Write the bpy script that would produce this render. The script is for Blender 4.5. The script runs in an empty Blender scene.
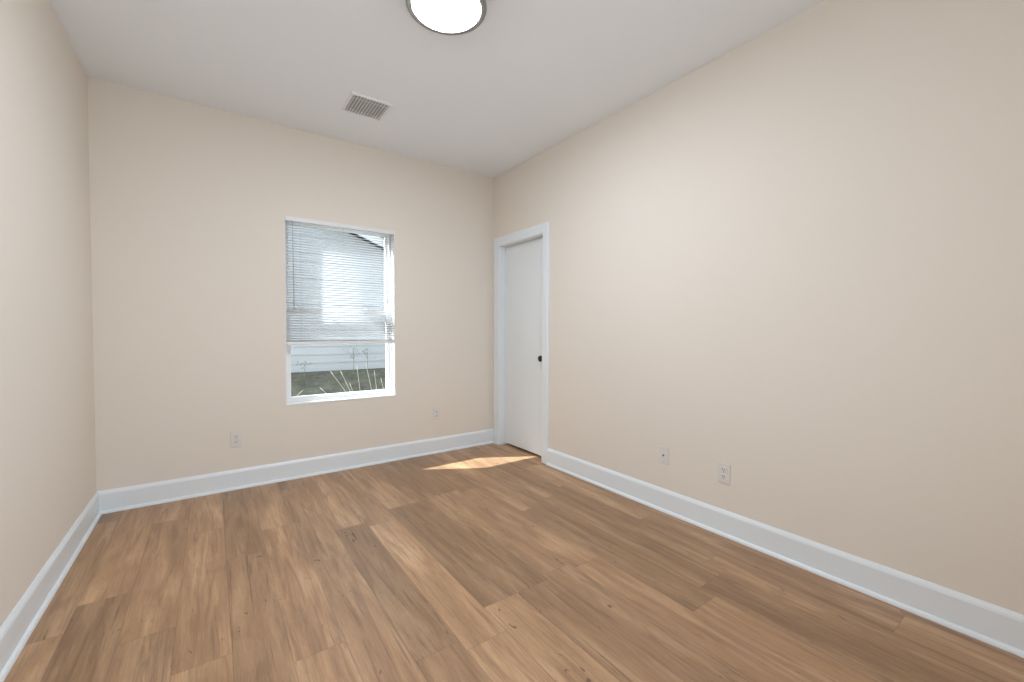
import bpy, bmesh, math, random
from mathutils import Vector, Matrix

random.seed(7)
S = bpy.context.scene
C = S.collection

# ------------------------------------------------------------------ camera
W, H, HB = 3.059, 2.796, 0.147           # room width, ceiling height, baseboard height
FRONT = -4.35                            # wall behind the camera
cam_d = bpy.data.cameras.new('camera')
cam = bpy.data.objects.new('camera', cam_d); C.objects.link(cam)
cam_d.sensor_width = 36.0; cam_d.sensor_fit = 'HORIZONTAL'
cam_d.lens = 422.14 / 1024 * 36.0
cam_d.clip_start = 0.02
r_ = Vector((0.8144126, -0.5802813, 0.00239578))
u_ = Vector((0.01299828, 0.02237009, 0.99966526))
f_ = Vector((0.58014064, 0.81410884, -0.02576115))
cam.matrix_world = Matrix(((r_.x, u_.x, -f_.x, 0.6185), (r_.y, u_.y, -f_.y, -3.7691),
                           (r_.z, u_.z, -f_.z, 1.1989), (0, 0, 0, 1)))
S.camera = cam

# ------------------------------------------------------------------ view, world, sun, fill lamp
S.view_settings.view_transform = 'Standard'
S.view_settings.look = 'None'
S.view_settings.gamma = 1.0
S.view_settings.use_curve_mapping = False
S.view_settings.exposure = 0.15

SUN_DIR = Vector((0.866, -0.5, -0.78)).normalized()
world = bpy.data.worlds.new('sky'); S.world = world; world.use_nodes = True
wn = world.node_tree.nodes; wl = world.node_tree.links; wn.clear()
out = wn.new('ShaderNodeOutputWorld'); bg = wn.new('ShaderNodeBackground')
sky = wn.new('ShaderNodeTexSky'); sky.sky_type = 'NISHITA'; sky.sun_disc = False
sky.sun_elevation = math.radians(38); sky.sun_rotation = math.radians(-60)
sky.air_density = 1.0; sky.dust_density = 4.0; sky.ozone_density = 1.0
hazy = wn.new('ShaderNodeMixRGB'); hazy.inputs[0].default_value = 0.55
hazy.inputs[2].default_value = (5.2, 5.5, 5.8, 1)
wl.new(sky.outputs[0], hazy.inputs[1]); wl.new(hazy.outputs[0], bg.inputs[0])
bg.inputs[1].default_value = 0.37
wl.new(bg.outputs[0], out.inputs[0])

sd = bpy.data.lights.new('sun', 'SUN'); sd.energy = 14.0; sd.angle = math.radians(0.53)
sd.color = (0.94, 1.0, 1.06)
sun = bpy.data.objects.new('sun', sd); C.objects.link(sun)
sun.rotation_euler = SUN_DIR.to_track_quat('-Z', 'Y').to_euler(); sun.location = (-5, 4, 6)

def area(name, loc, direction, sx, sy, power, color=(1, 1, 1), portal=False):
    d = bpy.data.lights.new(name, 'AREA'); d.shape = 'RECTANGLE'; d.size = sx; d.size_y = sy
    d.energy = power; d.color = color
    if portal: d.cycles.is_portal = True
    o = bpy.data.objects.new(name, d); C.objects.link(o); o.location = loc
    o.rotation_euler = Vector(direction).to_track_quat('-Z', 'Y').to_euler()
    return o
area('window_portal', (1.543, 0.17, 1.348), (0, -1, 0), 0.9, 1.5, 1, portal=True)
# added fill lamp, set in an unseen doorway behind the camera
area('doorway_fill', (0.80, FRONT - 0.10, 1.1), (0, 1, 1.0), 1.3, 1.9, 18, (0.86, 0.96, 1.08))

# ------------------------------------------------------------------ materials
def mat(name, col, rough=0.5, spec=0.5, metal=0.0, bump=None, vary=0.0, vary_scale=3.0):
    m = bpy.data.materials.new(name); m.use_nodes = True
    n = m.node_tree.nodes; l = m.node_tree.links; b = n['Principled BSDF']
    b.inputs['Base Color'].default_value = (*col, 1)
    b.inputs['Roughness'].default_value = rough
    b.inputs['Specular IOR Level'].default_value = spec
    b.inputs['Metallic'].default_value = metal
    tc = n.new('ShaderNodeTexCoord')
    if vary:
        nz = n.new('ShaderNodeTexNoise'); nz.inputs['Scale'].default_value = vary_scale
        nz.inputs['Detail'].default_value = 4
        rp = n.new('ShaderNodeValToRGB')
        rp.color_ramp.elements[0].position = 0.35; rp.color_ramp.elements[1].position = 0.65
        rp.color_ramp.elements[0].color = (*[c * (1 - vary) for c in col], 1)
        rp.color_ramp.elements[1].color = (*[min(1, c * (1 + vary)) for c in col], 1)
        l.new(tc.outputs['Object'], nz.inputs['Vector']); l.new(nz.outputs[0], rp.inputs[0])
        l.new(rp.outputs[0], b.inputs['Base Color'])
    if bump:
        nz = n.new('ShaderNodeTexNoise'); nz.inputs['Scale'].default_value = bump[0]
        nz.inputs['Detail'].default_value = 3
        bp = n.new('ShaderNodeBump'); bp.inputs['Strength'].default_value = bump[1]
        bp.inputs['Distance'].default_value = 0.001
        l.new(tc.outputs['Object'], nz.inputs['Vector']); l.new(nz.outputs[0], bp.inputs['Height'])
        l.new(bp.outputs[0], b.inputs['Normal'])
    return m

M_wall = mat('cream_wall_paint', (0.82, 0.745, 0.655), 0.7, 0.25, bump=(160, 0.15))
M_ceil = mat('flat_ceiling_paint', (0.89, 0.91, 0.93), 0.9, 0.1, bump=(220, 0.2))
M_trim = mat('white_semigloss_trim', (0.83, 0.87, 0.89), 0.35, 0.5, bump=(40, 0.05))
M_door = mat('white_door_paint', (0.82, 0.845, 0.85), 0.4, 0.4, bump=(60, 0.08))
M_vinyl = mat('white_vinyl', (0.84, 0.84, 0.83), 0.4, 0.4)
M_plate = mat('white_plastic_plate', (0.77, 0.73, 0.69), 0.35, 0.4)
M_dark = mat('dark_slot', (0.03, 0.03, 0.03), 0.6, 0.3)
M_black = mat('matte_black_metal', (0.012, 0.012, 0.012), 0.35, 0.5, 0.3)
M_screw = mat('painted_screw', (0.6, 0.58, 0.56), 0.4, 0.5, 0.4)
M_rim = mat('brushed_nickel', (0.30, 0.29, 0.27), 0.35, 0.5, 0.9, bump=(300, 0.05))
M_vent = mat('white_enamel_vent', (0.84, 0.84, 0.83), 0.4, 0.4)
M_closet_shade = mat('closet_floor_shade', (0.05, 0.045, 0.04), 1.0, 0.05)  # shade of the gap under the door, put into the floor colour
M_duct_shade = mat('duct_shade_grey', (0.46, 0.45, 0.44), 0.8, 0.1)  # shade inside the duct, painted as flat grey behind the louvers
M_cord = mat('blind_cord', (0.5, 0.5, 0.52), 0.7, 0.2)
M_brass = mat('coax_metal', (0.25, 0.22, 0.16), 0.35, 0.5, 0.9)

def glass_mat():
    m = bpy.data.materials.new('window_glass'); m.use_nodes = True
    n = m.node_tree.nodes; l = m.node_tree.links; n.clear()
    o = n.new('ShaderNodeOutputMaterial'); t = n.new('ShaderNodeBsdfTransparent')
    g = n.new('ShaderNodeBsdfGlossy'); g.inputs['Roughness'].default_value = 0.02
    lw = n.new('ShaderNodeLayerWeight'); lw.inputs[0].default_value = 0.5
    p = n.new('ShaderNodeMath'); p.operation = 'POWER'; p.inputs[1].default_value = 5.0
    f = n.new('ShaderNodeMath'); f.operation = 'MULTIPLY_ADD'; f.inputs[1].default_value = 0.5; f.inputs[2].default_value = 0.025
    l.new(lw.outputs['Facing'], p.inputs[0]); l.new(p.outputs[0], f.inputs[0])
    x = n.new('ShaderNodeMixShader'); t.inputs[0].default_value = (0.95, 0.97, 0.97, 1)
    l.new(f.outputs[0], x.inputs[0]); l.new(t.outputs[0], x.inputs[1]); l.new(g.outputs[0], x.inputs[2])
    l.new(x.outputs[0], o.inputs[0])
    return m
M_glass = glass_mat()

def slat_mat():
    m = bpy.data.materials.new('translucent_slat_vinyl'); m.use_nodes = True
    n = m.node_tree.nodes; l = m.node_tree.links; b = n['Principled BSDF']; o = n['Material Output']
    b.inputs['Base Color'].default_value = (0.90, 0.91, 0.92, 1); b.inputs['Roughness'].default_value = 0.45
    t = n.new('ShaderNodeBsdfTranslucent'); t.inputs[0].default_value = (0.93, 0.95, 0.97, 1)
    x = n.new('ShaderNodeMixShader'); x.inputs[0].default_value = 0.38
    l.new(b.outputs[0], x.inputs[1]); l.new(t.outputs[0], x.inputs[2]); l.new(x.outputs[0], o.inputs[0])
    return m
M_slat = slat_mat()

def emit_mat(name, col, strength):
    m = bpy.data.materials.new(name); m.use_nodes = True
    n = m.node_tree.nodes; l = m.node_tree.links; n.clear()
    o = n.new('ShaderNodeOutputMaterial'); e = n.new('ShaderNodeEmission')
    e.inputs[0].default_value = (*col, 1); e.inputs[1].default_value = strength
    l.new(e.outputs[0], o.inputs[0])
    return m
M_lamp = emit_mat('lit_frosted_diffuser', (0.84, 0.95, 1.08), 108.0)

def plank_mat():
    m = bpy.data.materials.new('oak_vinyl_plank'); m.use_nodes = True
    n = m.node_tree.nodes; l = m.node_tree.links; b = n['Principled BSDF']
    def math_(op, a, bb=None, clamp=False):
        x = n.new('ShaderNodeMath'); x.operation = op; x.use_clamp = clamp
        for i, v in enumerate((a, bb)):
            if v is None: continue
            if isinstance(v, (int, float)): x.inputs[i].default_value = v
            else: l.new(v, x.inputs[i])
        return x.outputs[0]
    def noise(vec, scale, detail=4, rough=0.55, dist=0.0):
        x = n.new('ShaderNodeTexNoise'); x.inputs['Scale'].default_value = scale
        x.inputs['Detail'].default_value = detail; x.inputs['Roughness'].default_value = rough
        x.inputs['Distortion'].default_value = dist
        l.new(vec, x.inputs['Vector']); return x.outputs[0]
    def ramp(v, *stops):
        x = n.new('ShaderNodeValToRGB'); e = x.color_ramp.elements
        while len(e) < len(stops): e.new(0.5)
        for k, (p, c) in zip(e, stops):
            k.position = p; k.color = (*c, 1) if isinstance(c, tuple) else (c, c, c, 1)
        l.new(v, x.inputs[0]); return x.outputs[0]
    def mix(fac, a, c, mode='MIX'):
        x = n.new('ShaderNodeMixRGB'); x.blend_type = mode
        for i, v in ((0, fac), (1, a), (2, c)):
            if isinstance(v, (int, float)): x.inputs[i].default_value = v
            elif isinstance(v, tuple): x.inputs[i].default_value = (*v, 1)
            else: l.new(v, x.inputs[i])
        return x.outputs[0]
    tc = n.new('ShaderNodeTexCoord')
    at = n.new('ShaderNodeAttribute'); at.attribute_name = 'plank_tone'     # tone, seed per plank
    ats = n.new('ShaderNodeAttribute'); ats.attribute_name = 'plank_seed'
    uv = n.new('ShaderNodeUVMap'); uv.uv_map = 'UVMap'
    sp = n.new('ShaderNodeSeparateXYZ'); l.new(tc.outputs['Object'], sp.inputs[0])
    seed = ats.outputs['Fac']
    def coords(sx, sy):
        c = n.new('ShaderNodeCombineXYZ')
        l.new(math_('MULTIPLY', sp.outputs[0], sx), c.inputs[0])
        l.new(math_('MULTIPLY', sp.outputs[1], sy), c.inputs[1])
        l.new(math_('MULTIPLY', seed, 37.0), c.inputs[2])
        return c.outputs[0]
    broad = noise(coords(9, 1.3), 1.0, 3, 0.5, 0.6)
    cath = noise(coords(22, 1.6), 1.0, 5, 0.6, 1.2)
    grain = noise(coords(170, 7), 1.0, 3, 0.6)
    fine = noise(coords(420, 30), 1.0, 2, 0.6)
    blotch = noise(coords(6, 5), 1.0, 2, 0.5)
    base = ramp(broad, (0.30, (0.35, 0.195, 0.095)), (0.50, (0.43, 0.245, 0.122)), (0.68, (0.55, 0.335, 0.178)))
    c1 = mix(ramp(cath, (0.36, 0.6), (0.52, 0.0)), base, (0.245, 0.128, 0.062))
    c2 = mix(math_('MULTIPLY', ramp(blotch, (0.60, 0.0), (0.75, 1.0)), 0.30), c1, (0.26, 0.14, 0.075))
    c3 = mix(0.34, c2, ramp(grain, (0.3, 0.30), (0.7, 0.68)), 'OVERLAY')
    c4 = mix(0.18, c3, ramp(fine, (0.3, 0.25), (0.7, 0.7)), 'OVERLAY')
    # small dark cracks and knots
    kn = noise(coords(26, 9), 1.0, 2, 0.5, 1.5)
    c5 = mix(ramp(kn, (0.70, 0.0), (0.76, 0.75)), c4, (0.09, 0.045, 0.025))
    ck = noise(coords(75, 1.9), 1.0, 3, 0.55, 0.5)
    gate = noise(coords(7, 1.1), 1.0, 1, 0.5)
    ckm = math_('MULTIPLY', ramp(ck, (0.60, 0.0), (0.68, 1.0)), ramp(gate, (0.48, 0.0), (0.62, 0.75)))
    c5 = mix(ckm, c5, (0.19, 0.10, 0.052))
    # tone per plank
    tone = n.new('ShaderNodeHueSaturation'); l.new(c5, tone.inputs['Color'])
    l.new(math_('ADD', math_('MULTIPLY', at.outputs['Fac'], 0.40), 0.74), tone.inputs['Value'])
    tone.inputs['Saturation'].default_value = 0.97
    # seams from the plank's own UVs (metres)
    su = n.new('ShaderNodeSeparateXYZ'); l.new(uv.outputs[0], su.inputs[0])
    du = math_('MINIMUM', su.outputs[0], math_('SUBTRACT', 0.179, su.outputs[0]))
    dv = math_('MINIMUM', su.outputs[1], math_('SUBTRACT', 1.22, su.outputs[1]))
    d = math_('MINIMUM', du, dv)
    seam = ramp(math_('DIVIDE', d, 0.004), (0.10, 0.42), (0.55, 0.0))
    col = mix(seam, tone.outputs[0], (0.12, 0.066, 0.036))
    l.new(col, b.inputs['Base Color'])
    rg = math_('ADD', math_('MULTIPLY', grain, 0.14), 0.34)
    l.new(rg, b.inputs['Roughness'])
    b.inputs['Specular IOR Level'].default_value = 0.6
    bp = n.new('ShaderNodeBump'); bp.inputs['Strength'].default_value = 0.12; bp.inputs['Distance'].default_value = 0.0012
    hgt = math_('SUBTRACT', math_('MULTIPLY', grain, 0.5), math_('MULTIPLY', seam, 1.0))
    l.new(hgt, bp.inputs['Height']); l.new(bp.outputs[0], b.inputs['Normal'])
    return m
M_floor = plank_mat()

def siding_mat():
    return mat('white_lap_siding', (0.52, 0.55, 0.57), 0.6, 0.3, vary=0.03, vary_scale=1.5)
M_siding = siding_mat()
M_rake = mat('white_rake_board', (0.80, 0.81, 0.82), 0.5, 0.3)
M_shingle = mat('grey_shingle', (0.10, 0.10, 0.11), 0.9, 0.1, vary=0.3, vary_scale=20)
M_found = mat('weathered_foundation', (0.33, 0.35, 0.30), 0.9, 0.1, vary=0.2, vary_scale=4)
M_ground = mat('mossy_ground', (0.165, 0.168, 0.135), 1.0, 0.05, bump=(20, 1.0), vary=0.3, vary_scale=5)
M_grass = mat('short_olive_grass', (0.17, 0.18, 0.125), 0.9, 0.1, vary=0.25, vary_scale=6)
M_straw = mat('pale_straw', (0.80, 0.76, 0.60), 0.8, 0.1)
M_weed = mat('dull_weed', (0.30, 0.32, 0.27), 0.9, 0.1, vary=0.2, vary_scale=30)

# ------------------------------------------------------------------ mesh helpers
def obj(name, bm, m, parent=None, smooth=False):
    bmesh.ops.recalc_face_normals(bm, faces=bm.faces)
    me = bpy.data.meshes.new(name); bm.to_mesh(me); bm.free()
    if smooth:
        for p in me.polygons: p.use_smooth = True
    for mm in (m if isinstance(m, (list, tuple)) else [m]): me.materials.append(mm)
    o = bpy.data.objects.new(name, me); C.objects.link(o)
    if parent: o.parent = parent
    return o
def struct(name, bm, m, parent=None, smooth=False):
    o = obj(name, bm, m, parent, smooth)
    if parent is None: o['kind'] = 'structure'
    return o
def empty(name, loc=(0, 0, 0), rot=(0, 0, 0)):
    o = bpy.data.objects.new(name, None); C.objects.link(o)
    o.location = loc; o.rotation_euler = rot; o.empty_display_size = 0.1
    return o
def tag(o, label, cat, group=None):
    o['label'] = label; o['category'] = cat
    if group: o['group'] = group
    return o
def BM(): return bmesh.new()
def box(bm, lo, hi, bevel=0.0, seg=2, mi=0):
    x0, y0, z0 = lo; x1, y1, z1 = hi
    v = [bm.verts.new(p) for p in ((x0,y0,z0),(x1,y0,z0),(x1,y1,z0),(x0,y1,z0),(x0,y0,z1),(x1,y0,z1),(x1,y1,z1),(x0,y1,z1))]
    fs = [bm.faces.new([v[i] for i in q]) for q in ((0,3,2,1),(4,5,6,7),(0,1,5,4),(1,2,6,5),(2,3,7,6),(3,0,4,7))]
    for f in fs: f.material_index = mi
    if bevel:
        es = list({e for f in fs for e in f.edges})
        r = bmesh.ops.bevel(bm, geom=es, offset=bevel, segments=seg, affect='EDGES', profile=0.6)
        for f in r['faces']: f.material_index = mi
    return v
def sweep(bm, profile, a, b, up=(0, 0, 1), out=(0, -1, 0)):
    """extrude a closed (outward, up) profile from a to b"""
    a = Vector(a); b = Vector(b); up = Vector(up); out = Vector(out)
    ra = [bm.verts.new(a + out * p + up * q) for p, q in profile]
    rb = [bm.verts.new(b + out * p + up * q) for p, q in profile]
    k = len(profile)
    for i in range(k): bm.faces.new((ra[i], ra[(i+1) % k], rb[(i+1) % k], rb[i]))
    bm.faces.new(ra); bm.faces.new(rb[::-1])
def lathe(bm, prof, seg=48, axis='Z', center=(0, 0, 0), cap=True):
    """prof: list of (radius, height)"""
    c = Vector(center); rings = []
    def pt(r, h, a):
        x, y = r * math.cos(a), r * math.sin(a)
        return c + (Vector((x, y, h)) if axis == 'Z' else Vector((h, x, y)) if axis == 'X' else Vector((x, h, y)))
    for r, h in prof:
        if r < 1e-6: rings.append([bm.verts.new(pt(0, h, 0))])
        else: rings.append([bm.verts.new(pt(r, h, 2*math.pi*i/seg)) for i in range(seg)])
    for A, B in zip(rings, rings[1:]):
        for i in range(seg):
            j = (i+1) % seg
            q = [A[i % len(A)], A[j % len(A)], B[j % len(B)], B[i % len(B)]]
            u = []
            for v in q:
                if v not in u: u.append(v)
            if len(u) > 2: bm.faces.new(u)
    if cap:
        for R in (rings[0], rings[-1]):
            if len(R) > 2: bm.faces.new(R)
def tube(bm, pts, rad, seg=6):
    rings = []
    for i, p in enumerate(pts):
        p = Vector(p)
        d = (Vector(pts[min(i+1, len(pts)-1)]) - Vector(pts[max(i-1, 0)])).normalized()
        a = d.orthogonal().normalized(); b = d.cross(a)
        r = rad[i] if isinstance(rad, (list, tuple)) else rad
        rings.append([bm.verts.new(p + (a*math.cos(t)+b*math.sin(t))*r) for t in [2*math.pi*k/seg for k in range(seg)]])
    for A, B in zip(rings, rings[1:]):
        for i in range(seg): bm.faces.new((A[i], A[(i+1) % seg], B[(i+1) % seg], B[i]))
    bm.faces.new(rings[0][::-1]); bm.faces.new(rings[-1])
def slab_with_hole(bm, us, vs, hole, P, w0, w1):
    """wall slab over grid lines us x vs (4 each); the middle cell is the opening. P(u, v, w) -> point"""
    for w in (w0, w1):
        g = [[bm.verts.new(P(u, v, w)) for v in vs] for u in us]
        for i in range(len(us)-1):
            for j in range(len(vs)-1):
                if (i, j) == hole: continue
                bm.faces.new((g[i][j], g[i+1][j], g[i+1][j+1], g[i][j+1]))
        if w == w0: ga = g
    gb = g; i, j = hole
    nu, nv = len(us)-1, len(vs)-1
    def quad(a, b, c, d): bm.faces.new((a, b, c, d))
    for (p, q) in (((i,j),(i+1,j)), ((i+1,j),(i+1,j+1)), ((i+1,j+1),(i,j+1)), ((i,j+1),(i,j))):
        if j == 0 and p[1] == 0 and q[1] == 0: continue
        quad(ga[p[0]][p[1]], ga[q[0]][q[1]], gb[q[0]][q[1]], gb[p[0]][p[1]])
    for a in range(nu):
        if not (j == 0 and a == i): quad(ga[a][0], ga[a+1][0], gb[a+1][0], gb[a][0])
        quad(ga[a][nv], ga[a+1][nv], gb[a+1][nv], gb[a][nv])
    for a in range(nv):
        quad(ga[0][a], ga[0][a+1], gb[0][a+1], gb[0][a]); quad(ga[nu][a], ga[nu][a+1], gb[nu][a+1], gb[nu][a])

# ------------------------------------------------------------------ floor of individual planks (one mesh)
PW, PL, X0 = 0.179, 1.22, 0.130
def make_floor():
    bm = BM(); uvl = bm.loops.layers.uv.new('UVMap')
    tone = bm.faces.layers.float.new('plank_tone'); seed = bm.faces.layers.float.new('plank_seed')
    rnd = random.Random(21)
    known = {1: -1.62, 4: -2.10, 7: -2.41, 13: -2.70, 0: -1.22, 3: -1.15, 8: -1.02, 10: -2.20, 5: -1.45, 2: -0.70}
    tones = {(4, -2.10): 0.95, (7, -2.41): 1.0, (13, -2.70): 0.15}
    XMAX = W + 0.16
    for k in range(-1, 18):
        xa, xb = X0 + k*PW, X0 + (k+1)*PW
        if xa >= XMAX: break
        j = known.get(k, -rnd.uniform(0, PL))
        y = j
        while y > FRONT - 0.3: y -= PL
        while y < 0.02:
            ya, yb = max(y, FRONT - 0.2), min(y + PL, 0.02)
            if yb - ya > 1e-4:
                x0c, x1c = max(xa, 0.0), min(xb, XMAX)
                v = [bm.verts.new(q) for q in ((x0c, ya, 0), (x1c, ya, 0), (x1c, yb, 0), (x0c, yb, 0))]
                f = bm.faces.new(v)
                t = rnd.random(); s = rnd.random()
                for (kk, yy), tt in tones.items():
                    if kk == k and abs(yy - y) < 0.02: t = tt
                f[tone] = t; f[seed] = s
                for lp in f.loops: lp[uvl].uv = (lp.vert.co.x - xa, lp.vert.co.y - y)
            y += PL
    # slab underneath so the floor has thickness
    box(bm, (0, FRONT - 0.2, -0.12), (W + 0.16, 0.02, -0.004))
    me = bpy.data.meshes.new('floor'); bm.to_mesh(me); bm.free()
    me.materials.append(M_floor)
    o = bpy.data.objects.new('floor', me); C.objects.link(o); o['kind'] = 'structure'
make_floor()

# ------------------------------------------------------------------ walls and ceiling
WX0, WX1, WZ0, WZ1 = 1.097, 1.990, 0.592, 2.097          # window opening
WT = 0.165                                               # outside wall thickness
bm = BM()
slab_with_hole(bm, (-0.12, WX0, WX1, W + 0.13), (-0.3, WZ0, WZ1, H + 0.1), (1, 1), lambda u, v, w: (u, w, v), 0.0, WT)
struct('wall_back', bm, M_wall)
DY0, DY1, DZ = -0.82, -0.13, 2.062                       # door opening (finished, inside the jamb)
JT = 0.018
bm = BM()
slab_with_hole(bm, (FRONT, DY0 - JT, DY1 + JT, 0.0), (0.0, DZ + JT, H), (1, 0), lambda u, v, w: (w, u, v), W, W + 0.13)
struct('wall_right', bm, M_wall)
bm = BM(); box(bm, (-0.12, FRONT, 0), (0, 0, H)); struct('wall_left', bm, M_wall)
FX0, FX1, FZ = 0.12, 1.48, 2.06
bm = BM()
slab_with_hole(bm, (-0.12, FX0, FX1, W + 0.13), (0.0, FZ, H), (1, 0), lambda u, v, w: (u, w, v), FRONT, FRONT - 0.12)
struct('wall_front', bm, M_wall)
bm = BM(); box(bm, (-0.12, FRONT - 0.12, H), (W + 0.13, 0.0, H + 0.1)); struct('ceiling', bm, M_ceil)

# ------------------------------------------------------------------ baseboards
BT = 0.015
base_prof = [(0, 0), (BT, 0), (BT, HB - 0.022), (BT - 0.003, HB - 0.012), (0.007, HB - 0.004), (0.005, HB), (0, HB)]
shoe_prof = [(BT, 0), (BT + 0.013, 0), (BT + 0.0125, 0.007), (BT + 0.0095, 0.0135), (BT + 0.005, 0.0175), (BT, 0.019)]
CW = 0.088                                              # casing width
def baseboard(name, a, b, out):
    bm = BM(); sweep(bm, base_prof, a, b, out=out); o = struct(name, bm, M_trim)
    bm = BM(); sweep(bm, shoe_prof, a, b, out=out); obj('shoe_molding', bm, M_trim, o)
baseboard('baseboard_back', (0, 0, 0), (W, 0, 0), (0, -1, 0))
baseboard('baseboard_left', (0, FRONT, 0), (0, 0, 0), (1, 0, 0))
baseboard('baseboard_right', (W, FRONT, 0), (W, DY0 - CW, 0), (-1, 0, 0))
baseboard('baseboard_front', (FX1, FRONT, 0), (W, FRONT, 0), (0, 1, 0))

# ------------------------------------------------------------------ door
door = empty('door_1', (W, 0, 0)); door['kind'] = 'structure'
def dpart(name, bm, m, smooth=False, parent=None):
    o = obj(name, bm, m, None, smooth)
    if parent is None:
        o.parent = door; o.matrix_parent_inverse = Matrix.Translation((-W, 0, 0))
    else:
        o.parent = parent
    return o
bm = BM()                                                # jamb: two sides and head
box(bm, (W - 0.001, DY1, 0), (W + 0.131, DY1 + JT, DZ + JT)); box(bm, (W - 0.001, DY0 - JT, 0), (W + 0.131, DY0, DZ + JT))
box(bm, (W - 0.001, DY0, DZ), (W + 0.131, DY1, DZ + JT))
XD = W + 0.063                                           # room-side face of the door
box(bm, (XD + 0.037, DY1 - 0.011, 0), (XD + 0.066, DY1, DZ)); box(bm, (XD + 0.037, DY0, 0), (XD + 0.066, DY0 + 0.011, DZ))
box(bm, (XD + 0.037, DY0 + 0.011, DZ - 0.011), (XD + 0.066, DY1 - 0.011, DZ))
dpart('door_jamb', bm, M_trim)
cas = [(0, 0), (0.010, 0), (0.013, 0.006), (0.013, 0.03), (0.016, 0.045), (0.017, CW - 0.008), (0.014, CW), (0, CW)]
bm = BM(); sweep(bm, cas, (W, DY1 + 0.004, 0), (W, DY1 + 0.004, DZ + 0.004 + CW), up=(0, 1, 0), out=(-1, 0, 0)); dpart('casing_leg', bm, M_trim)
bm = BM(); sweep(bm, cas, (W, DY0 - 0.004, 0), (W, DY0 - 0.004, DZ + 0.004 + CW), up=(0, -1, 0), out=(-1, 0, 0)); dpart('casing_leg', bm, M_trim)
bm = BM(); sweep(bm, cas, (W, DY0 - 0.004, DZ + 0.004), (W, DY1 + 0.004, DZ + 0.004), up=(0, 0, 1), out=(-1, 0, 0)); dpart('casing_head', bm, M_trim)
# six-panel slab: grid of flats with sunken, raised-field panels
def door_slab():
    bm = BM()
    ya, yb = DY0 + 0.003, DY1 - 0.003; z0, z1 = 0.022, DZ - 0.004
    wy = yb - ya
    st = 0.105; mu = 0.095
    pw = (wy - 2*st - mu)/2
    ys = [ya, ya+st, ya+st+pw, ya+st+pw+mu, yb-st, yb]
    zs = [z0, z0+0.20, 0.83, 1.00, 1.66, 1.765, 1.955, z1]
    g = [[bm.verts.new((XD, y, z)) for z in zs] for y in ys]
    for i in range(5):
        for j in range(7):
            q = (g[i][j], g[i+1][j], g[i+1][j+1], g[i][j+1])
            if i in (1, 3) and j in (1, 3, 5):
                prev = list(q); cs = [v.co.copy() for v in q]; cy = sum(c.y for c in cs)/4; cz = sum(c.z for c in cs)/4
                for inset, dep in ((0.012, 0.0012), (0.020, 0.0012), (0.042, 0.0003)):
                    ring = [bm.verts.new((XD + dep, c.y + (inset if c.y < cy else -inset), c.z + (inset if c.z < cz else -inset))) for c in cs]
                    for k in range(4): bm.faces.new((prev[k], prev[(k+1) % 4], ring[(k+1) % 4], ring[k]))
                    prev = ring
                bm.faces.new(prev)
            else: bm.faces.new(q)
    xb = XD + 0.035
    b = [[bm.verts.new((xb, y, z)) for z in zs] for y in ys]
    for i in range(5):
        for j in range(7): bm.faces.new((b[i][j], b[i][j+1], b[i+1][j+1], b[i+1][j]))
        bm.faces.new((g[i][0], g[i+1][0], b[i+1][0], b[i][0])); bm.faces.new((g[i][7], g[i+1][7], b[i+1][7], b[i][7]))
    for j in range(7):
        bm.faces.new((g[0][j], g[0][j+1], b[0][j+1], b[0][j])); bm.faces.new((g[5][j], g[5][j+1], b[5][j+1], b[5][j]))
    return bm
slab = dpart('door_slab', door_slab(), M_door)
bm = BM()
lathe(bm, [(0.031, 0), (0.031, -0.006), (0.026, -0.010), (0.012, -0.012), (0.011, -0.028), (0.018, -0.032), (0.0265, -0.041),
           (0.0285, -0.050), (0.025, -0.059), (0.015, -0.064), (0, -0.065)], 32, 'X', (XD, DY0 + 0.047, 0.938))
kn = dpart('door_knob', bm, M_black, True, slab); kn['label'] = 'round black door knob'
# closet behind the door; near-black floor colour stands in for shade in the gap
bm = BM(); box(bm, (W + 0.161, -1.3, -0.1), (W + 0.9, 0.0, 0.0)); struct('floor_closet', bm, M_closet_shade)
bm = BM(); box(bm, (W + 0.9, -1.3, 0), (W + 0.98, 0.0, 2.4)); struct('wall_closet_back', bm, M_wall)
bm = BM(); box(bm, (W + 0.131, -1.38, 0), (W + 0.98, -1.3, 2.4)); struct('wall_closet_side', bm, M_wall)
bm = BM(); box(bm, (W + 0.131, 0.0, -0.1), (W + 0.98, 0.1, 2.5)); struct('wall_closet_end', bm, M_wall)
bm = BM(); box(bm, (W + 0.131, -1.38, 2.4), (W + 0.98, 0.0, 2.5)); struct('ceiling_closet', bm, M_ceil)

# ------------------------------------------------------------------ window
win = empty('window_1', (0, 0, 0)); win['kind'] = 'structure'
bm = BM()                                                # painted returns (liner) and sill board
L = 0.006
box(bm, (WX0, 0.0, WZ0 + 0.012), (WX0 + L, WT, WZ1 - L)); box(bm, (WX1 - L, 0.0, WZ0 + 0.012), (WX1, WT, WZ1 - L)); box(bm, (WX0, 0.0, WZ1 - L), (WX1, WT, WZ1))
obj('window_return', bm, M_vinyl, win)
bm = BM(); box(bm, (WX0 + 0.0005, -0.004, WZ0 + 0.0005), (WX1 - 0.0005, WT + 0.02, WZ0 + 0.012), 0.002); obj('window_sill', bm, M_vinyl, win)
ix0, ix1, iz0, iz1 = WX0 + L, WX1 - L, WZ0 + 0.012, WZ1 - L
def frame(bm, x0, x1, z0, z1, y0, y1, s, t, b):
    box(bm, (x0, y0, z0), (x0+s, y1, z1), 0.002); box(bm, (x1-s, y0, z0), (x1, y1, z1), 0.002)
    box(bm, (x0+s, y0, z0), (x1-s, y1, z0+b), 0.002); box(bm, (x0+s, y0, z1-t), (x1-s, y1, z1), 0.002)
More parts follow.
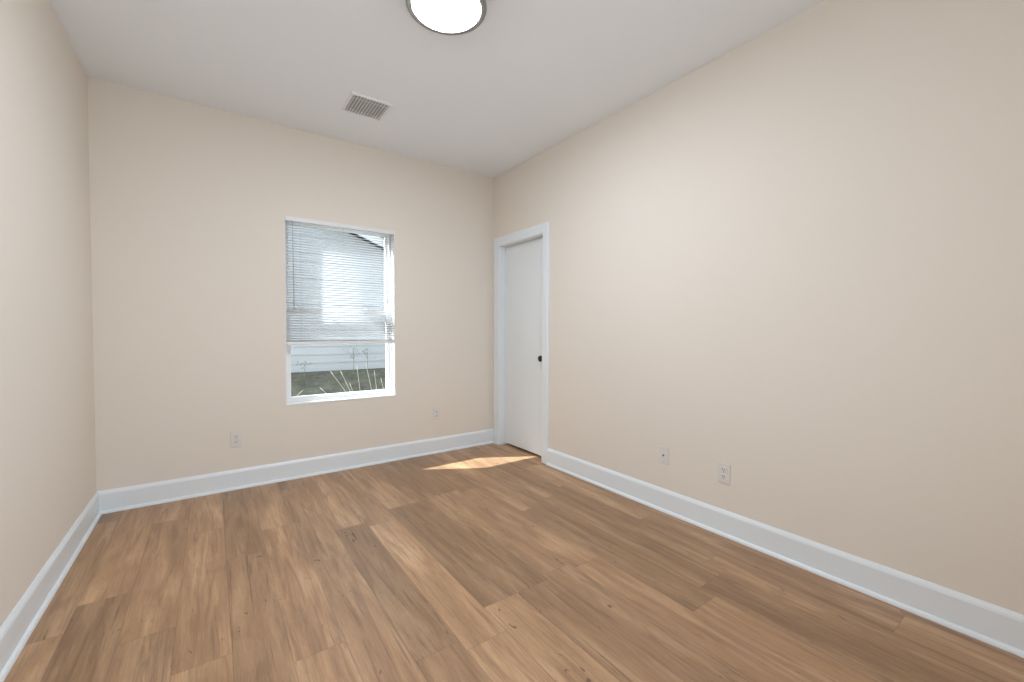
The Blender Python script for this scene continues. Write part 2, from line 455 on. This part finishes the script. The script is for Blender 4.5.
bm = BM(); frame(bm, ix0, ix1, iz0, iz1, 0.078, 0.158, 0.018, 0.009, 0.016); obj('window_frame', bm, M_vinyl, win)
ZM = 1.352
fx0, fx1 = ix0 + 0.018, ix1 - 0.018
bm = BM(); frame(bm, fx0, fx1, ZM - 0.02, iz1 - 0.009, 0.122, 0.150, 0.024, 0.020, 0.036); up = obj('upper_sash', bm, M_vinyl, win)
bm = BM(); box(bm, (fx0 + 0.02, 0.134, ZM + 0.012), (fx1 - 0.02, 0.137, iz1 - 0.024)); obj('pane', bm, M_glass, up)
bm = BM(); frame(bm, fx0, fx1, iz0 + 0.016, ZM + 0.02, 0.088, 0.118, 0.026, 0.036, 0.026); lo = obj('lower_sash', bm, M_vinyl, win)
bm = BM(); box(bm, (fx0 + 0.022, 0.101, iz0 + 0.038), (fx1 - 0.022, 0.104, ZM - 0.012)); obj('pane', bm, M_glass, lo)
for xc in (fx0 + 0.22, fx1 - 0.22):
    bm = BM(); box(bm, (xc - 0.03, 0.092, ZM + 0.02), (xc + 0.03, 0.114, ZM + 0.028), 0.002); box(bm, (xc - 0.008, 0.078, ZM + 0.026), (xc + 0.02, 0.104, ZM + 0.036), 0.002)
    obj('sash_lock', bm, M_vinyl, lo)

# ------------------------------------------------------------------ mini blind, lowered to half the window
blind = tag(empty('window_blind', (1.543, 0.022, WZ1)), 'white horizontal mini blind half lowered in the window recess', 'blind')
def bpart(name, bm, m, smooth=False):
    o = obj(name, bm, m, blind, smooth); o.matrix_parent_inverse = Matrix.Translation((-1.543, -0.022, -WZ1)); return o
bx0, bx1, by = WX0 + 0.0075, WX1 - 0.0075, 0.011
bm = BM(); box(bm, (bx0, by - 0.013, WZ1 - 0.033), (bx1, by + 0.013, WZ1 - 0.0065), 0.002); bpart('headrail', bm, M_vinyl)
ZB = 1.098
pitch = 0.0206; top = WZ1 - 0.044
NS = int((top - ZB - 0.024) / pitch); NST = 7       # hanging slats, slats stacked on the bottom rail
bm = BM(); tilt = math.radians(25)
for k in range(NS + 1 + NST):
    z = top - k*pitch if k <= NS else ZB + 0.0045 + (k - NS - 1)*0.0014
    ta = tilt if k <= NS else 0.0
    pts = []
    for s in (-1, -0.5, 0, 0.5, 1):
        d = s*0.0122; crown = 0.0018*(1 - s*s)
        pts.append((by + d*math.cos(ta), z + d*math.sin(ta) + crown))
    rt = [[bm.verts.new((x, y, zz)) for (y, zz) in pts] for x in (bx0 + 0.003, bx1 - 0.003)]
    rb = [[bm.verts.new((x, y, zz - 0.0004)) for (y, zz) in pts] for x in (bx0 + 0.003, bx1 - 0.003)]
    for i in range(4):
        bm.faces.new((rt[0][i], rt[1][i], rt[1][i+1], rt[0][i+1])); bm.faces.new((rb[0][i], rb[0][i+1], rb[1][i+1], rb[1][i]))
    for i in (0, 4): bm.faces.new((rt[0][i], rb[0][i], rb[1][i], rt[1][i]))
    for e in (0, 1):
        for i in range(4): bm.faces.new((rt[e][i], rt[e][i+1], rb[e][i+1], rb[e][i]))
bpart('slats', bm, M_slat, True)
bm = BM()
box(bm, (bx0, by - 0.0145, ZB - 0.021), (bx1, by + 0.0145, ZB + 0.003), 0.003); bpart('bottom_rail', bm, M_vinyl)
for xc in (bx0 + 0.11, (bx0 + bx1)/2, bx1 - 0.11):
    bm = BM()
    for yy in (by - 0.0135, by + 0.0135): tube(bm, [(xc, yy, WZ1 - 0.034), (xc, yy, ZB - 0.006)], 0.0006, 5)
    bpart('ladder_cord', bm, M_cord)
bm = BM(); xw = bx0 + 0.052
tube(bm, [(xw, by - 0.016, WZ1 - 0.032), (xw, by - 0.022, WZ1 - 0.05), (xw + 0.004, by - 0.024, 1.36)], 0.0034, 8)
bpart('tilt_wand', bm, M_cord, True)

# ------------------------------------------------------------------ wall plates
def plate_base(name, loc, rotz):
    return empty(name, loc, (0, 0, rotz))
def duplex(loc, rotz, label):
    # built facing -Y at the wall plane y = 0, centre at the origin
    t = plate_base('duplex_outlet', loc, rotz)
    bm = BM(); box(bm, (-0.036, -0.006, -0.0585), (0.036, 0, 0.0585), 0.003, 3); p = obj('cover_plate', bm, M_plate, t)
    for s in (1, -1):
        bm = BM(); z = s*0.0195
        box(bm, (-0.0165, -0.0085, z - 0.0135), (0.0165, -0.005, z + 0.0135), 0.0025, 3)
        r = obj('receptacle', bm, M_plate, t)
        bm = BM()
        box(bm, (-0.0085, -0.0092, z - 0.001), (-0.0055, -0.008, z + 0.009)); box(bm, (0.0055, -0.0092, z + 0.0005), (0.0082, -0.008, z + 0.0085))
        lathe(bm, [(0.0028, -0.0092), (0.0028, -0.008)], 12, 'Y', (0, 0, z - 0.0075))
        q = obj('slots', bm, M_dark, r); q['label'] = 'dark plug slots'
    bm = BM(); lathe(bm, [(0.0, -0.0072), (0.0032, -0.0068), (0.0035, -0.0055)], 12, 'Y'); obj('screw', bm, M_screw, t)
    return tag(t, label, 'outlet')
def coax(loc, rotz, label):
    t = plate_base('cable_jack_plate', loc, rotz)
    bm = BM(); box(bm, (-0.036, -0.006, -0.0585), (0.036, 0, 0.0585), 0.003, 3); obj('cover_plate', bm, M_plate, t)
    bm = BM(); lathe(bm, [(0.0065, -0.005), (0.0065, -0.008), (0.0048, -0.0082), (0.0048, -0.014), (0.002, -0.0142), (0.0, -0.0142)], 12, 'Y')
    j = obj('jack', bm, M_brass, t); j['label'] = 'small dark metal cable jack'
    for s in (1, -1):
        bm = BM(); lathe(bm, [(0.0, -0.0072), (0.0032, -0.0068), (0.0035, -0.0055)], 12, 'Y', (0, 0, s*0.042)); obj('screw', bm, M_screw, t)
    return tag(t, label, 'wall plate')
duplex((0.762, 0, 0.375), 0, 'white duplex outlet on the window wall, below and left of the window')
duplex((2.405, 0, 0.381), 0, 'white duplex outlet on the window wall, between the window and the door')
coax((W, -2.088, 0.371), -math.pi/2, 'white wall plate with one cable jack on the right wall, nearer the door')
duplex((W, -2.493, 0.364), -math.pi/2, 'white duplex outlet on the right wall, beside the cable jack plate')

# ------------------------------------------------------------------ ceiling vent
VX, VY = 1.549, -0.663
vent = tag(empty('ceiling_vent', (VX, VY, H)), 'white square ceiling air vent with parallel louvers above the window', 'vent')
VI, VO = 0.124, 0.143
bm = BM()
prof = [(VI, -0.002), (VI, -0.008), (VI + 0.004, -0.010), (VO - 0.004, -0.006), (VO, 0.0)]
rings = [[bm.verts.new((sx*r, sy*r, z)) for sx, sy in ((-1,-1),(1,-1),(1,1),(-1,1))] for r, z in prof]
for A, B in zip(rings, rings[1:]):
    for i in range(4): bm.faces.new((A[i], A[(i+1) % 4], B[(i+1) % 4], B[i]))
obj('vent_frame', bm, M_vent, vent)
bm = BM(); box(bm, (-VI, -VI, -0.0022), (VI, VI, -0.0006)); o = obj('duct_shade_sheet', bm, M_duct_shade, vent); o['label'] = 'grey sheet coloured as the shaded opening behind the louvers'
NL = 12
for k in range(NL):
    x = -VI + (k + 0.5)*2*VI/NL
    bm = BM()
    v = [bm.verts.new(q) for q in ((x-0.0052,-VI,-0.0095),(x-0.0040,-VI,-0.0095),(x+0.0052,-VI,-0.003),(x+0.0040,-VI,-0.003),
                                   (x-0.0052,VI,-0.0095),(x-0.0040,VI,-0.0095),(x+0.0052,VI,-0.003),(x+0.0040,VI,-0.003))]
    for q in ((0,1,2,3),(4,7,6,5),(0,4,5,1),(1,5,6,2),(2,6,7,3),(3,7,4,0)): bm.faces.new([v[i] for i in q])
    obj('louver', bm, M_vent, vent)
for s in (-0.35, 0.35):
    bm = BM(); box(bm, (-VI, s*VI*2 - 0.0012, -0.0095), (VI, s*VI*2 + 0.0012, -0.0075)); obj('louver_bar', bm, M_vent, vent)

# ------------------------------------------------------------------ flush ceiling light
lamp = tag(empty('ceiling_light', (1.560, -1.900, H)), 'round flush ceiling light with glowing white diffuser and grey metal rim', 'light')
bm = BM(); lathe(bm, [(0.165, 0.0), (0.182, -0.004), (0.190, -0.028), (0.1920, -0.046), (0.1895, -0.0505), (0.185, -0.052), (0.166, -0.0535), (0.1625, -0.052), (0.1615, -0.03)], 96, cap=False)
o = obj('rim', bm, M_rim, lamp, True); o['label'] = 'brushed grey metal rim'
bm = BM(); lathe(bm, [(0.162, -0.050), (0.157, -0.057), (0.143, -0.0625), (0.11, -0.068), (0.06, -0.072), (0.0, -0.0735)], 96)
o = obj('diffuser', bm, M_lamp, lamp, True); o['label'] = 'glowing white diffuser'

# ------------------------------------------------------------------ outside: ground, neighbouring house, weeds
def ground_z(x, y):
    t = max(0.0, min(1.0, (y - 0.3) / 3.7))
    return -0.28 + 0.76*(t*t*(3 - 2*t))*1.0 + 0.015*math.sin(x*3.1 + y*2.3)*math.sin(y*4.1 + x)
bm = BM(); nx, ny = 60, 50; XA, XB, YA, YB = -9.0, 9.0, 0.17, 9.0
g = [[bm.verts.new((XA + (XB-XA)*i/nx, YA + (YB-YA)*(j/ny)**1.4, 0)) for j in range(ny+1)] for i in range(nx+1)]
for col in g:
    for v in col: v.co.z = ground_z(v.co.x, v.co.y) if v.co.y > 0.25 else -0.3
for i in range(nx):
    for j in range(ny): bm.faces.new((g[i][j], g[i+1][j], g[i+1][j+1], g[i][j+1]))
o = struct('ground', bm, M_ground, None, True); o.name = 'ground'

YH = 4.0
house = tag(empty('neighbour_house', (0, YH, 0.4)), 'white lap sided house with sloping gable roof seen through the window', 'house')
def hpart(name, bm, m, smooth=False, parent=None):
    o = obj(name, bm, m, parent or house, smooth)
    if parent is None: o.matrix_parent_inverse = Matrix.Translation((0, -YH, -0.4))
    return o
RX, RZ, SL = -0.6, 2.965 + 0.383*(2.437 + 0.6), 0.383    # ridge x, z and slope of the rake's lower edge
HX0, HX1 = -5.0, 3.9
Z0 = 0.49; LAP = 0.142
def rake_z(x): return RZ - SL*abs(x - RX)
bm = BM(); k = 0
while True:                                              # each course: a tilted board clipped by the rake
    za = Z0 + k*LAP; zb = za + LAP
    if za > RZ - 0.02: break
    def xr(z):
        d = max(0.02, (RZ - z)/SL); return max(HX0, RX - d), min(HX1, RX + d)
    a0, a1 = xr(za); b0, b1 = xr(min(zb, RZ - 0.005))
    zb = min(zb, RZ - 0.005)
    v = [bm.verts.new(q) for q in ((a0, YH - 0.016, za), (a1, YH - 0.016, za), (b1, YH - 0.003, zb), (b0, YH - 0.003, zb))]
    bm.faces.new(v)
    w = [bm.verts.new(q) for q in ((a0, YH - 0.003, za), (a1, YH - 0.003, za), (a1, YH - 0.016, za), (a0, YH - 0.016, za))]
    bm.faces.new(w); k += 1
# body of the house behind the boards
box(bm, (HX0, YH, Z0), (HX1, YH + 6.0, rake_z(HX1)))
pr = [(HX0, rake_z(HX0)), (HX1, rake_z(HX1)), (RX, RZ)]
va = [bm.verts.new((x, YH, z)) for x, z in pr]; vb = [bm.verts.new((x, YH + 6.0, z)) for x, z in pr]
bm.faces.new(va); bm.faces.new(vb)
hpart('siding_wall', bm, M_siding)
bm = BM(); box(bm, (HX0 + 0.02, YH + 0.01, -0.3), (HX1 - 0.02, YH + 5.98, Z0)); hpart('foundation', bm, M_found)
# roof slabs, overhanging the gable
OV = 0.28
bm = BM()
for s, xe in ((1, HX1 + 0.45), (-1, HX0 - 0.45)):
    x1 = xe; zr, ze = RZ + 0.14, RZ + 0.14 - SL*abs(xe - RX)
    q = [(RX, zr), (x1, ze), (x1, ze + 0.05), (RX, zr + 0.05)]
    A = [bm.verts.new((x, YH - OV, z)) for x, z in q]; B = [bm.verts.new((x, YH + 6 + OV, z)) for x, z in q]
    for i in range(4): bm.faces.new((A[i], A[(i+1) % 4], B[(i+1) % 4], B[i]))
    bm.faces.new(A); bm.faces.new(B[::-1])
roof = hpart('roof', bm, M_shingle)
bm = BM()
for xe in (HX1 + 0.43, HX0 - 0.43):
    ze = RZ - SL*abs(xe - RX)
    q = [(RX, RZ - 0.02), (xe, ze - 0.02), (xe, ze + 0.139), (RX, RZ + 0.139)]
    A = [bm.verts.new((x, YH - OV + 0.02, z)) for x, z in q]; B = [bm.verts.new((x, YH - OV + 0.045, z)) for x, z in q]
    for i in range(4): bm.faces.new((A[i], A[(i+1) % 4], B[(i+1) % 4], B[i]))
    bm.faces.new(A); bm.faces.new(B[::-1])
hpart('rake_board', bm, M_rake)

# short grass on the bank: uncountable, one object
bm = BM(); rg = random.Random(5)
for _ in range(5200):
    x = rg.uniform(0.6, 4.6); y = rg.uniform(2.3, 3.68); z = ground_z(x, y) - 0.005
    h = rg.uniform(0.02, 0.07) * (1.5 if y > 3.75 else 1.0); a = rg.uniform(0, 6.28); w = rg.uniform(0.002, 0.005)
    dx, dy = math.cos(a), math.sin(a); bx_, by_ = rg.uniform(-.03, .03), rg.uniform(-.03, .03)
    v = [bm.verts.new(q) for q in ((x - dx*w, y - dy*w, z), (x + dx*w, y + dy*w, z), (x + bx_, y + by_, z + h))]
    bm.faces.new(v)
gr = obj('grass', bm, M_grass); gr['kind'] = 'stuff'; gr['label'] = 'short olive grass on the bank outside'; gr['category'] = 'grass'

CAM = Vector((0.6185, -3.7691, 1.1989))
def at(px, py, y):
    d = f_ + r_*((px - 512)/422.14) - u_*((py - 341)/422.14)
    return CAM + d*((y - CAM.y)/d.y)
def stalk(tip, base, y, label, curve=0.02):
    a = at(*tip, y); b = at(*base, y); b2 = b + (b - a)*0.05
    gz = ground_z(b.x, y); k = (b.z - gz)/max(0.05, (a.z - b.z))
    root = b + (b - a)*max(0.0, k)*0.55; root.z = gz - 0.01
    o = empty('tall_grass_stalk', root)
    bm = BM(); pts = []; n = 7
    for i in range(n + 1):
        t = i/n
        p = root.lerp(b, min(1, t*2)) if t < 0.5 else b.lerp(a, (t - 0.5)*2)
        pts.append(p + Vector((0, math.sin(t*math.pi)*curve, 0)) - root)
    tube(bm, pts, [0.0042 - 0.002*i/n for i in range(n + 1)], 5); obj('stem', bm, M_straw, o)
    bm = BM(); e = pts[-1]; d = (pts[-1] - pts[-2]).normalized()
    tube(bm, [e - d*0.06, e - d*0.03, e, e + d*0.025], [0.002, 0.0055, 0.005, 0.001], 6); obj('seed_head', bm, M_straw, o)
    return tag(o, label, 'grass stalk', 'tall pale grass stalks outside the window')
LB = 'pale dry grass stalk standing in front of the mossy bank outside'
for tip, base in (((331, 372), (347, 393)), ((341, 372), (351, 392)), ((357, 367), (360.5, 391)), ((366, 364), (372, 390)),
                  ((374.5, 372), (377, 389)), ((320.5, 388), (327, 394)), ((381, 379), (384, 389)), ((350, 384), (353, 391)), ((302, 391), (297, 396))):
    stalk(tip, base, 2.35 + random.uniform(-0.1, 0.15), LB)
def weed(px, pyt, pyb, y, label, n, seed):
    rr = random.Random(seed); b = at(px, pyb, y); t = at(px, pyt, y)
    gz = ground_z(b.x, y); o = empty('leafy_weed', (b.x, y, gz)); h = t.z - gz
    bm = BM(); tube(bm, [(0, 0, -0.01), (0.01, 0, h*0.5), (0, 0, h)], [0.006, 0.005, 0.002], 5)
    for _ in range(3): tube(bm, [(0.005, 0, h*rr.uniform(.5, .8)), (rr.uniform(-.12, .12), rr.uniform(-.05, .05), h*rr.uniform(.85, 1.0))], [0.004, 0.0015], 4)
    obj('stem', bm, M_weed, o)
    bm = BM()
    for _ in range(n):
        c = Vector((rr.gauss(0, .05), rr.gauss(0, .04), h*rr.uniform(0.55, 1.0))); a = rr.uniform(0, 6.28); L_ = rr.uniform(.02, .045)
        d = Vector((math.cos(a), math.sin(a)*.6, rr.uniform(-.3, .6))).normalized(); s = d.orthogonal().normalized()*L_*0.28
        v = [bm.verts.new(q) for q in (c, c + d*L_*0.5 + s, c + d*L_, c + d*L_*0.5 - s)]; bm.faces.new(v)
    obj('leaves', bm, M_weed, o)
    return tag(o, label, 'weed')
weed(353.5, 346, 371, 3.6, 'tallest leafy weed against the neighbouring white siding, right of the pane middle', 46, 1)
weed(304, 362, 374, 3.6, 'low leafy weed against the neighbouring siding, at the left of the pane', 22, 2)
weed(367, 348, 369, 3.7, 'thin weed against the neighbouring siding, near the right of the pane', 14, 3)
